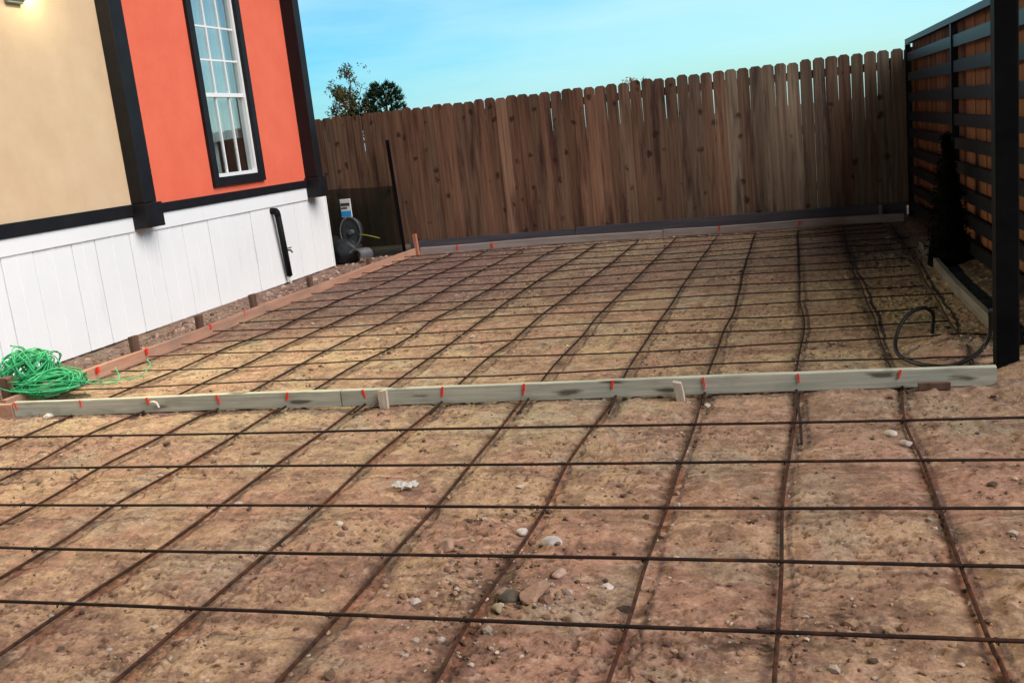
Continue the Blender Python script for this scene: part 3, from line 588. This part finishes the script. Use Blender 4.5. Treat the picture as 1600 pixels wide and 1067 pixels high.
# ------------------------------------------------------------------ black slat fence on the right, wooden boards behind it
FX = lambda y: 1.10 + .0245 * (11.8 - y)
def fquad(mb, ya, yb, off0, off1, z0, z1, col=None):
    vs = [(FX(y) + o_, y, z) for z in (z0, z1) for y in (ya, yb) for o_ in (off0, off1)]
    mb.add(vs, [(0, 2, 3, 1), (4, 5, 7, 6), (0, 1, 5, 4), (2, 6, 7, 3), (0, 4, 6, 2), (1, 3, 7, 5)], col)
SZ = [1.695, 1.495, 1.29, 1.085, .905, .71, .515, .32, .13]
bays = [(11.80, 8.93), (8.93, 5.25)]
sf = empty('slat_fence', (FX(6), 6.0, 0), 'black metal fence of horizontal slats along the right side', 'fence')
for bi, (ya, yb) in enumerate(bays):
    mb = MB(); rn = random.Random(300 + bi)
    for z in SZ:
        dz = rn.uniform(-.006, .006); fquad(mb, yb + .025, ya - .025, .004, .030, z - .045 + dz, z + .045 + dz)
    mb.build('slat_panel', M['steel'], sf)
    mb = MB(); fquad(mb, yb + .001, ya - .001, -.012, .05, 1.835, 1.885); mb.build('top_rail', M['steel'], sf)
for y in (11.82, 8.93, 5.25):
    mb = MB(); fquad(mb, y - .024, y + .024, -.008, .045, -.05, 1.834); mb.build('stile', M['steel'], sf)
wf = empty('wooden_fence', (FX(6) + .12, 6.0, 0), 'orange brown board fence standing behind the black slats', 'fence')
mb = MB(); y = 5.2; rn = random.Random(9)
while y < 12.0:
    wd = .137; t_ = rn.uniform(.6, 1.25); fquad(mb, y, y + wd - rn.choice((.0005, .001, .002)), .095 + rn.uniform(-.004, .004), .115, -.02, 1.86 + rn.uniform(-.008, .008), (t_, t_ * rn.uniform(.9, 1.05), t_)); y += wd
mb.build('picket_panel', M['picket_back'], wf, attr='tint')
for z in (.4, 1.35):
    mb = MB(); fquad(mb, 5.22, 11.9, .121, .158, z, z + .09, (.8, .8, .8)); mb.build('rail', M['picket_back'], wf, attr='tint')
# big black post
pt = empty('steel_post', (.88, 5.05, 0), 'tall square black post at the right end of the front board', 'post')
mb = MB(); mb.box(.83, .93, 5.0, 5.1, -.1, 2.6, bev=.006); mb.build('shaft', M['post_black'], pt)
mb = MB(); mb.box(.79, .97, 4.96, 5.14, .005, .016); mb.build('base_plate', M['post_black'], pt)
mb = MB(); mb.box(.822, .938, 4.992, 5.108, 2.601, 2.615, bev=.003); mb.build('cap', M['post_black'], pt)

# black hose loop
hp = [(0.636, 5.8, -0.03), (0.640, 5.8, 0.05), (0.646, 5.8, 0.134), (0.622, 5.76, 0.172), (0.579, 5.72, 0.193), (0.508, 5.66, 0.174), (0.456, 5.6, 0.122), (0.426, 5.53, 0.058), (0.425, 5.42, 0.022), (0.453, 5.275, 0.02), (0.517, 5.159, 0.02), (0.627, 5.105, 0.02), (0.728, 5.205, 0.022), (0.819, 5.36, 0.035), (0.861, 5.38, 0.103), (0.864, 5.36, 0.186), (0.855, 5.30, 0.247), (.875, 5.125, .27)]
hz = empty('hose', (.63, 5.5, 0), 'black hose curled in a loop beside the black post', 'hose')
mb = MB(); mb.tube(catmull(hp, 6), .0108, 10); mb.build('hose_loop', M['hose'], hz, smooth=True)
mb = MB(); mb.tube([(.640, 5.8, .03), (.637, 5.8, -.04)], .017, 10); mb.build('pale_end', M['board_grey'], hz)
# shrub
def leaves(mb, c, rad, n, size, rn, squash=(1, 1, 1), col=None, elong=1.6):
    for _ in range(n):
        while True:
            p = Vector((rn.uniform(-1, 1), rn.uniform(-1, 1), rn.uniform(-1, 1)))
            if p.length <= 1: break
        p = Vector((p.x * squash[0], p.y * squash[1], p.z * squash[2])) * rad + Vector(c)
        a = Vector((rn.gauss(0, 1), rn.gauss(0, 1), rn.gauss(0, 1))).normalized(); b_ = a.orthogonal().normalized(); s_ = size * rn.uniform(.6, 1.3)
        mb.add([p - a * s_ * elong, p + b_ * s_ * .5, p + a * s_ * elong, p - b_ * s_ * .5], [(0, 1, 2, 3)], col)
rn = random.Random(31); cx_, cy_ = 1.06, 8.40
sh = empty('conifer_shrub', (cx_, cy_, 0), 'dark narrow cone shaped evergreen shrub in front of the slat fence', 'shrub')
mb = MB(); mb.tube([(cx_, cy_, -.05), (cx_, cy_, .5), (cx_ + .01, cy_, 1.0)], .018, 7, r2=.006); mb.build('trunk', M['bark'], sh)
mb = MB(); mb.tube([(cx_, cy_, -.02), (cx_ - .01, cy_, .2), (cx_, cy_ + .01, .5), (cx_, cy_, .8), (cx_ + .01, cy_, .99)], .165, 12, r2=.008)
for k in range(60):
    z = .02 + .96 * (k / 59); rr = .19 * (1 - z / 1.02) + .012 + .012 * math.sin(k * 1.3)
    for _ in range(7):
        a = rn.uniform(0, 6.28); q = rr * rn.uniform(.3, 1); leaves(mb, (cx_ + q * math.cos(a), cy_ + q * math.sin(a), z + rn.uniform(-.02, .02)), .028, 18, .009, rn)
mb.build('foliage', M['leaf_dark'], sh)

# ------------------------------------------------------------------ far left corner
ps = empty('marker_post', (-5.60, 11.58, 0), 'grey post with a white and blue sticker behind the house corner', 'post')
mb = MB(); mb.box(-5.64, -5.58, 11.57, 11.61, -.05, .77, bev=.004); mb.build('shaft', M['post_grey'], ps)
mb = MB(); mb.box(-5.61, -5.47, 11.545, 11.565, .545, .775, bev=.003); st = mb.build('sticker', M['label_white'], ps)
mb = MB(); mb.box(-5.608, -5.472, 11.540, 11.544, .56, .625); mb.build('blue_band', M['label_blue'], st)
mb = MB(); mb.box(-5.60, -5.48, 11.540, 11.544, .69, .725); mb.box(-5.60, -5.52, 11.540, 11.544, .655, .672); mb.build('dark_band', M['label_ink'], st)
wh = empty('hose_reel', (-5.50, 11.50, .20), 'round dark grey reel with a pale rim behind the house corner', 'reel')
mb = MB(); cc = Vector((-5.50, 11.50, .36)); ring = [cc + Vector((.115 * math.cos(a), .05 * math.cos(a), .19 * math.sin(a))) for a in np.linspace(0, 2 * math.pi, 33)]
mb.tube(ring, .010, 8, cap=False); mb.build('rim', M['grey_plastic'], wh, smooth=True)
mb = MB(); vs = [cc + Vector((0, .03, 0))] + [cc + Vector((.105 * math.cos(a), .03 + .045 * math.cos(a), .175 * math.sin(a))) for a in np.linspace(0, 2 * math.pi, 25)[:-1]]
v2 = [v + Vector((.02, .04, 0)) for v in vs]
mb.add(vs + v2, [(0, 1 + (k + 1) % 24, 1 + k) for k in range(24)] + [(25, 26 + k, 26 + (k + 1) % 24) for k in range(24)] + [(1 + k, 1 + (k + 1) % 24, 26 + (k + 1) % 24, 26 + k) for k in range(24)]); mb.build('disc', M['dark_plastic'], wh)
mb = MB(); mb.tube([(-5.50, 11.48, .36), (-5.49, 11.56, .36)], .03, 10); mb.build('hub', M['grey_plastic'], wh)
# dark tarp heap
vs, fs = ICO[3]; mb = MB(); o_ = []
for v in vs:
    v = Vector(v); k = 1 + .18 * math.sin(v.x * 5 + v.z * 3) * math.cos(v.y * 6) + .08 * math.sin(v.z * 11 + v.x * 7)
    o_.append((-5.66 + v.x * .26 * k, 11.50 + v.y * .16 * k, max(-.03, .12 + v.z * .20 * k)))
mb.add(o_, fs); tag(mb.build('tarp_heap', M['dark_plastic'], origin=(-5.66, 11.5, 0), smooth=True), 'crumpled black plastic heap on the ground behind the house corner', 'tarp')
mb = MB(); vs = []; fs = []
for i in range(13):
    a = math.pi * (-.15 + 1.0 * i / 12)
    for (rr, dy) in ((.085, -.06), (.085, .06), (.07, .06), (.07, -.06)): vs.append((-5.36 + .9 * rr * math.cos(a) * 1.15 + dy * .9, 11.42 + dy, .075 + rr * math.sin(a)))
for i in range(12):
    for k in range(4): fs.append((i * 4 + k, i * 4 + (k + 1) % 4, i * 4 + 4 + (k + 1) % 4, i * 4 + 4 + k))
fs += [(0, 1, 2, 3), (48, 51, 50, 49)]; mb.add(vs, fs); tag(mb.build('curved_cover', M['grey_plastic'], origin=(-5.36, 11.42, 0), smooth=False), 'curved light grey plastic cover lying beside the black heap', 'cover')
mb = MB(); mb.tube(catmull([(-5.42, 11.56, .32), (-5.30, 11.55, .30), (-5.15, 11.58, .25)], 5), .006, 6); tag(mb.build('yellow_cable', M['yellow_strip'], origin=(-5.3, 11.56, .3)), 'thin yellow green cable strung from the reel behind the house', 'cable')
bp_ = empty('black_post', (-5.02, 11.86, 0), 'thin black metal post standing in front of the wooden fence', 'post')
mb = MB(); mb.beam((-4.955, 11.86, -.05), (-5.00, 11.86, 1.44), .045, .012, up=(0, 1, 0)); mb.build('flange', M['post_black'], bp_)
mb = MB(); mb.beam((-4.955, 11.873, -.05), (-5.00, 11.873, 1.44), .012, .035, up=(0, 1, 0)); mb.build('web', M['post_black'], bp_)
mb = MB(); n = 24; vs = []; fs = []
for k in range(n + 1):
    x = -6.9 + (6.9 - 4.99) * k / n
    for yo in (0, .003):
        for z in (-.03, .88 - .012 * math.sin(k * .35)): vs.append((x, 11.87 + .012 * math.sin(k * .9) + yo, z))
for k in range(n): a = k * 4; fs += [(a, a + 4, a + 5, a + 1), (a + 2, a + 3, a + 7, a + 6), (a + 1, a + 5, a + 7, a + 3)]
mb.add(vs, fs); tag(mb.build('netting', M['net'], origin=(-5.9, 11.87, 0)), 'see through dark netting stretched low across the fence beside the thin black post', 'netting')

# ------------------------------------------------------------------ green cord tangle
rn = random.Random(77); mb = MB()
def loop_strand(c, rad, npts, rn, zmin=.02):
    ax = Vector((rn.gauss(0, .7), rn.gauss(0, .7), rn.gauss(0, .8) + .25)).normalized(); u = ax.orthogonal().normalized(); v = ax.cross(u); pts = []; k0 = rn.uniform(.65, 1.0)
    drift = Vector((rn.uniform(-.02, .02), rn.uniform(-.02, .02), 0))
    for i in range(npts):
        a = 2 * math.pi * i / npts * rn.uniform(.97, 1.03) * 2.2; k = k0 * (1 + .14 * math.sin(a * .37 + k0 * 9))
        p = Vector((u.x * math.cos(a) + v.x * math.sin(a), u.y * math.cos(a) + v.y * math.sin(a), u.z * math.cos(a) + v.z * math.sin(a))) * k
        q = Vector((c[0] + p.x * rad[0], c[1] + p.y * rad[1], c[2] + p.z * rad[2])) + drift * (i / npts)
        q.z = max(q.z, zmin); pts.append(q)
    return pts
for _ in range(26): mb.tube(loop_strand((-4.93, 5.22, .17), (.22, .20, .17), 54, rn, .10), .0042, 5)
for _ in range(20): mb.tube(loop_strand((-4.72, 5.12, .11), (.26, .22, .09), 54, rn, .035), .0042, 5)
mb.tube(catmull([(-4.70, 5.2, .10), (-4.55, 5.35, .06), (-4.42, 5.42, .04), (-4.32, 5.5, .035), (-4.30, 5.62, .08), (-4.36, 5.68, .11)], 6), .0042, 5)
mb.tube(catmull([(-4.72, 5.3, .08), (-4.52, 5.30, .05), (-4.40, 5.33, .04), (-4.40, 5.42, .05), (-4.50, 5.52, .10)], 6), .0042, 5)
mb.tube(catmull([(-4.95, 5.1, .16), (-5.0, 4.93, .12), (-4.95, 4.82, .06), (-4.87, 4.80, .10)], 6), .0042, 5)
o = mb.build('cord_tangle', M['cord'], origin=(-4.8, 5.2, 0), smooth=True); tag(o, 'tangled heap of bright green cord at the left end of the front board', 'cord')

# ------------------------------------------------------------------ stones, pebbles, rubble
STN = [(-1.22, 2.97, .030, (.40, .26, .19), 'round pinkish stone left of the middle of the second crosswise rebar'),
 (-.87, 3.03, .030, (.52, .47, .46), 'pale egg shaped stone just beyond the second crosswise rebar'),
 (-.83, 2.66, .052, (.36, .225, .16), 'largest reddish brown clod, beside a dark hollow in the foreground'),
 (-.905, 2.64, .028, (.10, .085, .065), 'dark stone pressed against the largest reddish clod'),
 (-.79, 2.80, .024, (.48, .33, .27), 'small pink stone just in front of the second crosswise rebar'),
 (-.92, 2.56, .020, (.33, .28, .18), 'small yellowish stone in front of the largest reddish clod'),
 (-.69, 2.54, .026, (.38, .28, .20), 'rough tan clod right of the largest reddish clod'),
 (-.63, 2.75, .018, (.60, .53, .50), 'small white stone right of the small pink stone'),
 (-1.00, 3.13, .020, (.62, .58, .55), 'small white stone between the round pinkish and egg shaped stones'),
 (.34, 4.02, .026, (.46, .40, .36), 'pale stone beside the second lengthwise rebar from the right, near the front board'),
 (.29, 4.12, .022, (.52, .48, .42), 'flat pale stone near the front board at the right'),
 (-4.37, 4.70, .028, (.66, .60, .54), 'white stone lying against the front board below the green cord'),
 (-1.20, 2.60, .016, (.50, .45, .42), 'small grey stone left of the largest reddish clod in the foreground'),
 (-1.72, 3.16, .016, (.62, .56, .48), 'lone white pebble between the second and third crosswise rebars')]
for i, (x, y, r, c, lab) in enumerate(STN):
    mb = MB(); big = r > .05; mb.rock((x, y, zs(x, y) + r * .35), r, (1.25, .95, .75) if not big else (1.25, .8, .62), c, 3 if r > .024 else 2, .12, seed=i + 3)
    o = mb.build('stone', M['stone'], origin=(x, y, zs(x, y)), attr='soil', smooth=not big); tag(o, lab, 'stone', 'loose stones on the dirt')
mb = MB(); rn = random.Random(15); vs = []; fs = []
for i in range(11):
    for j in range(7):
        u, v = i / 10 - .5, j / 6 - .5; e_ = 1 - .35 * abs(u)
        vs.append((-1.60 + u * .115 + rn.uniform(-.005, .005), 3.525 + v * .075 * e_ + .012 * math.sin(i * 1.1) + rn.uniform(-.005, .005), zs(-1.6, 3.53) + .010 + .016 * abs(math.sin(i * 1.9 + j * .8)) + .008 * rn.random()))
for i in range(10):
    for j in range(6):
        if (i, j) in ((0, 0), (0, 5), (9, 0), (9, 5), (8, 5), (1, 0), (4, 0), (5, 5)): continue
        fs.append((i * 7 + j, i * 7 + 7 + j, i * 7 + 8 + j, i * 7 + 1 + j))
mb.add(vs, fs); tag(mb.build('litter_scrap', M['litter'], origin=(-1.6, 3.53, 0)), 'crumpled white scrap of litter on the dirt between lengthwise rebars', 'litter')
PEB = MB(); rn = random.Random(99)
for k in range(15000):
    u = rn.random(); y = 1.5 + 9.9 * u ** 1.7; x = rn.uniform(-4.6, 1.3 if y < 4.7 else .95)
    f = float(fbm(np.array([x]), np.array([y]), 1.3, 70, 3)[0])
    if rn.random() > max(.3, (f - .38) * 6): continue
    if abs(y - 4.78) < .05: continue
    r = min(.020, .0034 * math.exp(rn.gauss(0.1, .6))); b_ = rn.random()
    c = (.50, .43, .36) if b_ < .16 else ((.36, .24, .16) if b_ < .55 else (.20, .125, .085) if b_ < .85 else (.11, .075, .055)); q = rn.uniform(.8, 1.2)
    PEB.rock((x, y, zs(x, y) + r * .3), r, (1.2, .9, .7), tuple(v * q for v in c), 1, .2, seed=k)
for (x, y, sp, n_) in ((-1.02, 2.93, .13, 90), (-1.08, 2.68, .12, 90), (-.80, 2.66, .10, 50), (-1.05, 2.42, .14, 50), (-1.08, 3.3, .13, 60), (.05, 2.55, .16, 60), (-.98, 2.35, .1, 40), (-1.95, 2.25, .1, 50), (.75, 5.6, .16, 90), (-.2, 2.4, .2, 40)):
    for k in range(n_):
        px_, py_ = x + rn.gauss(0, sp), y + rn.gauss(0, sp * .6); r = min(.022, .0055 * math.exp(rn.gauss(.1, .5)))
        c = rn.choice(((.30, .17, .115), (.22, .13, .09), (.12, .075, .055), (.38, .26, .18), (.45, .38, .33))); PEB.rock((px_, py_, zs(px_, py_) + r * .3), r, (1.2, .9, .75), c, 1, .25, seed=k + 7000)
tag(PEB.build('pebbles', M['stone'], attr='soil'), kind='stuff')
RUB = MB(); rn = random.Random(123)
for k in range(1500):
    y = rn.uniform(4.9, 11.9); x = rn.uniform(-5.54, -4.82)
    r = min(.032, .009 * math.exp(rn.gauss(.1, .55))); b_ = rn.random()
    c = (.50, .39, .33) if b_ < .3 else ((.34, .23, .175) if b_ < .75 else (.16, .10, .08))
    RUB.rock((x, y, zs(x, y) + r * .15), r, (1.2, .95, .75), c, 2 if r > .04 else 1, .25, seed=k)
tag(RUB.build('rubble', M['stone'], attr='soil'), kind='stuff')
mb = MB(); mb.rock((-.25 + .98, 9.9, .03), .035, (1.4, .8, .6), (.55, .48, .42), 2, .2, 5); o = mb.build('stone', M['stone'], origin=(.73, 9.9, 0), attr='soil'); tag(o, 'lone pale stone far back on the slab bed near the slat fence', 'stone', 'loose stones on the dirt')

# ------------------------------------------------------------------ trees beyond the fence
def sparse_tree(x, y, h, rn):
    t_ = empty('tree', (x, y, -.1), 'thin straggly half bare tree rising beyond the fence beside the house', 'tree', 'trees beyond the fence')
    tk = MB(); lf = MB(); tk.tube([(x, y, -.1), (x + .05, y, 1.2), (x + .1, y, 2.4), (x + .15, y, 3.3)], .09, 8, r2=.03)
    for k in range(26):
        z0 = rn.uniform(1.6, 3.2); a = rn.uniform(0, 6.28); ln = rn.uniform(.5, 1.15) * (1.05 if z0 > 2.3 else .8); up = rn.uniform(.2, 1.1)
        b0 = Vector((x + .05 + .03 * z0, y, z0)); b1 = b0 + Vector((math.cos(a) * ln * .5, math.sin(a) * ln * .5, ln * .45 * up)); b2 = b1 + Vector((math.cos(a + .4) * ln * .35, math.sin(a + .4) * ln * .35, ln * .5 * up))
        tk.tube(catmull([b0, b1, b2], 3), .022, 5, r2=.006)
        for _ in range(rn.randint(2, 5)):
            p = b1.lerp(b2, rn.random()) + Vector((rn.gauss(0, .12), rn.gauss(0, .12), rn.gauss(0, .10))); leaves(lf, p, rn.uniform(.10, .22), rn.randint(14, 40), .04, rn)
    for _ in range(13): leaves(lf, (x + .15 + rn.gauss(0, .2), y + rn.gauss(0, .2), rn.uniform(1.6, 3.2)), .28, 90, .045, rn)
    for _ in range(34): leaves(lf, (x + rn.uniform(-.75, .75), y + rn.gauss(0, .3), rn.uniform(1.7, 4.2)), .10, 6, .03, rn)
    tk.build('trunk', M['bark'], t_); lf.build('crown', M['leaf_sparse'], t_)
sparse_tree(-13.85, 30, 4.5, random.Random(4))
rn = random.Random(8); x, y = -12.55, 30
t_ = empty('pine_tree', (x, y, -.1), 'dense dark green pine crown rising beyond the fence, right of the straggly tree', 'tree', 'trees beyond the fence')
mb = MB(); mb.tube([(x, y, -.1), (x, y, 1.6), (x + .05, y, 3.0)], .10, 8, r2=.03); mb.build('trunk', M['bark'], t_)
mb = MB()
for k in range(420):
    z = rn.uniform(1.6, 3.3); rr = .62 * math.sqrt(max(0, 1 - ((z - 2.25) / 1.15) ** 2)); a = rn.uniform(0, 6.28); q = rr * math.sqrt(rn.random())
    c = Vector((x + q * math.cos(a), y + q * math.sin(a), z)); d = Vector((math.cos(a), math.sin(a), .55)).normalized()
    for j in range(16):
        n_ = (d + Vector((rn.gauss(0, .35), rn.gauss(0, .35), rn.gauss(0, .35)))).normalized(); s_ = n_.orthogonal().normalized() * .012; e_ = c + n_ * rn.uniform(.12, .22)
        mb.add([c - s_, c + s_, e_ + s_ * .5, e_ - s_ * .5], [(0, 1, 2, 3)])
mb.build('crown', M['leaf_pine'], t_)
mb = MB(); leaves(mb, (x - .45, y - .35, 2.35), .26, 90, .035, rn, (.6, .6, 1.2)); mb.build('crown', M['leaf_orange'], t_)
for (x, h, lab) in ((-4.78, 2.66, 'small reddish treetop just peeping over the middle of the fence'), (-4.36, 2.68, 'single leafy twig poking over the middle of the fence, right of the reddish treetop')):
    t_ = empty('tree', (x, 30, -.1), lab, 'tree', 'trees beyond the fence'); rn = random.Random(int(h * 100))
    mb = MB(); mb.tube([(x, 30, -.1), (x, 30, h - .1)], .03, 6, r2=.006); mb.build('trunk', M['bark'], t_)
    mb = MB(); leaves(mb, (x, 30, h - .2), .22 if h < 2.67 else .08, 70 if h < 2.67 else 16, .03, rn, (1.1, 1, .8)); mb.build('crown', M['leaf_orange'] if h < 2.67 else M['leaf_sparse'], t_)
for o in bpy.data.objects:
    if 'wl' in o: del o['wl']
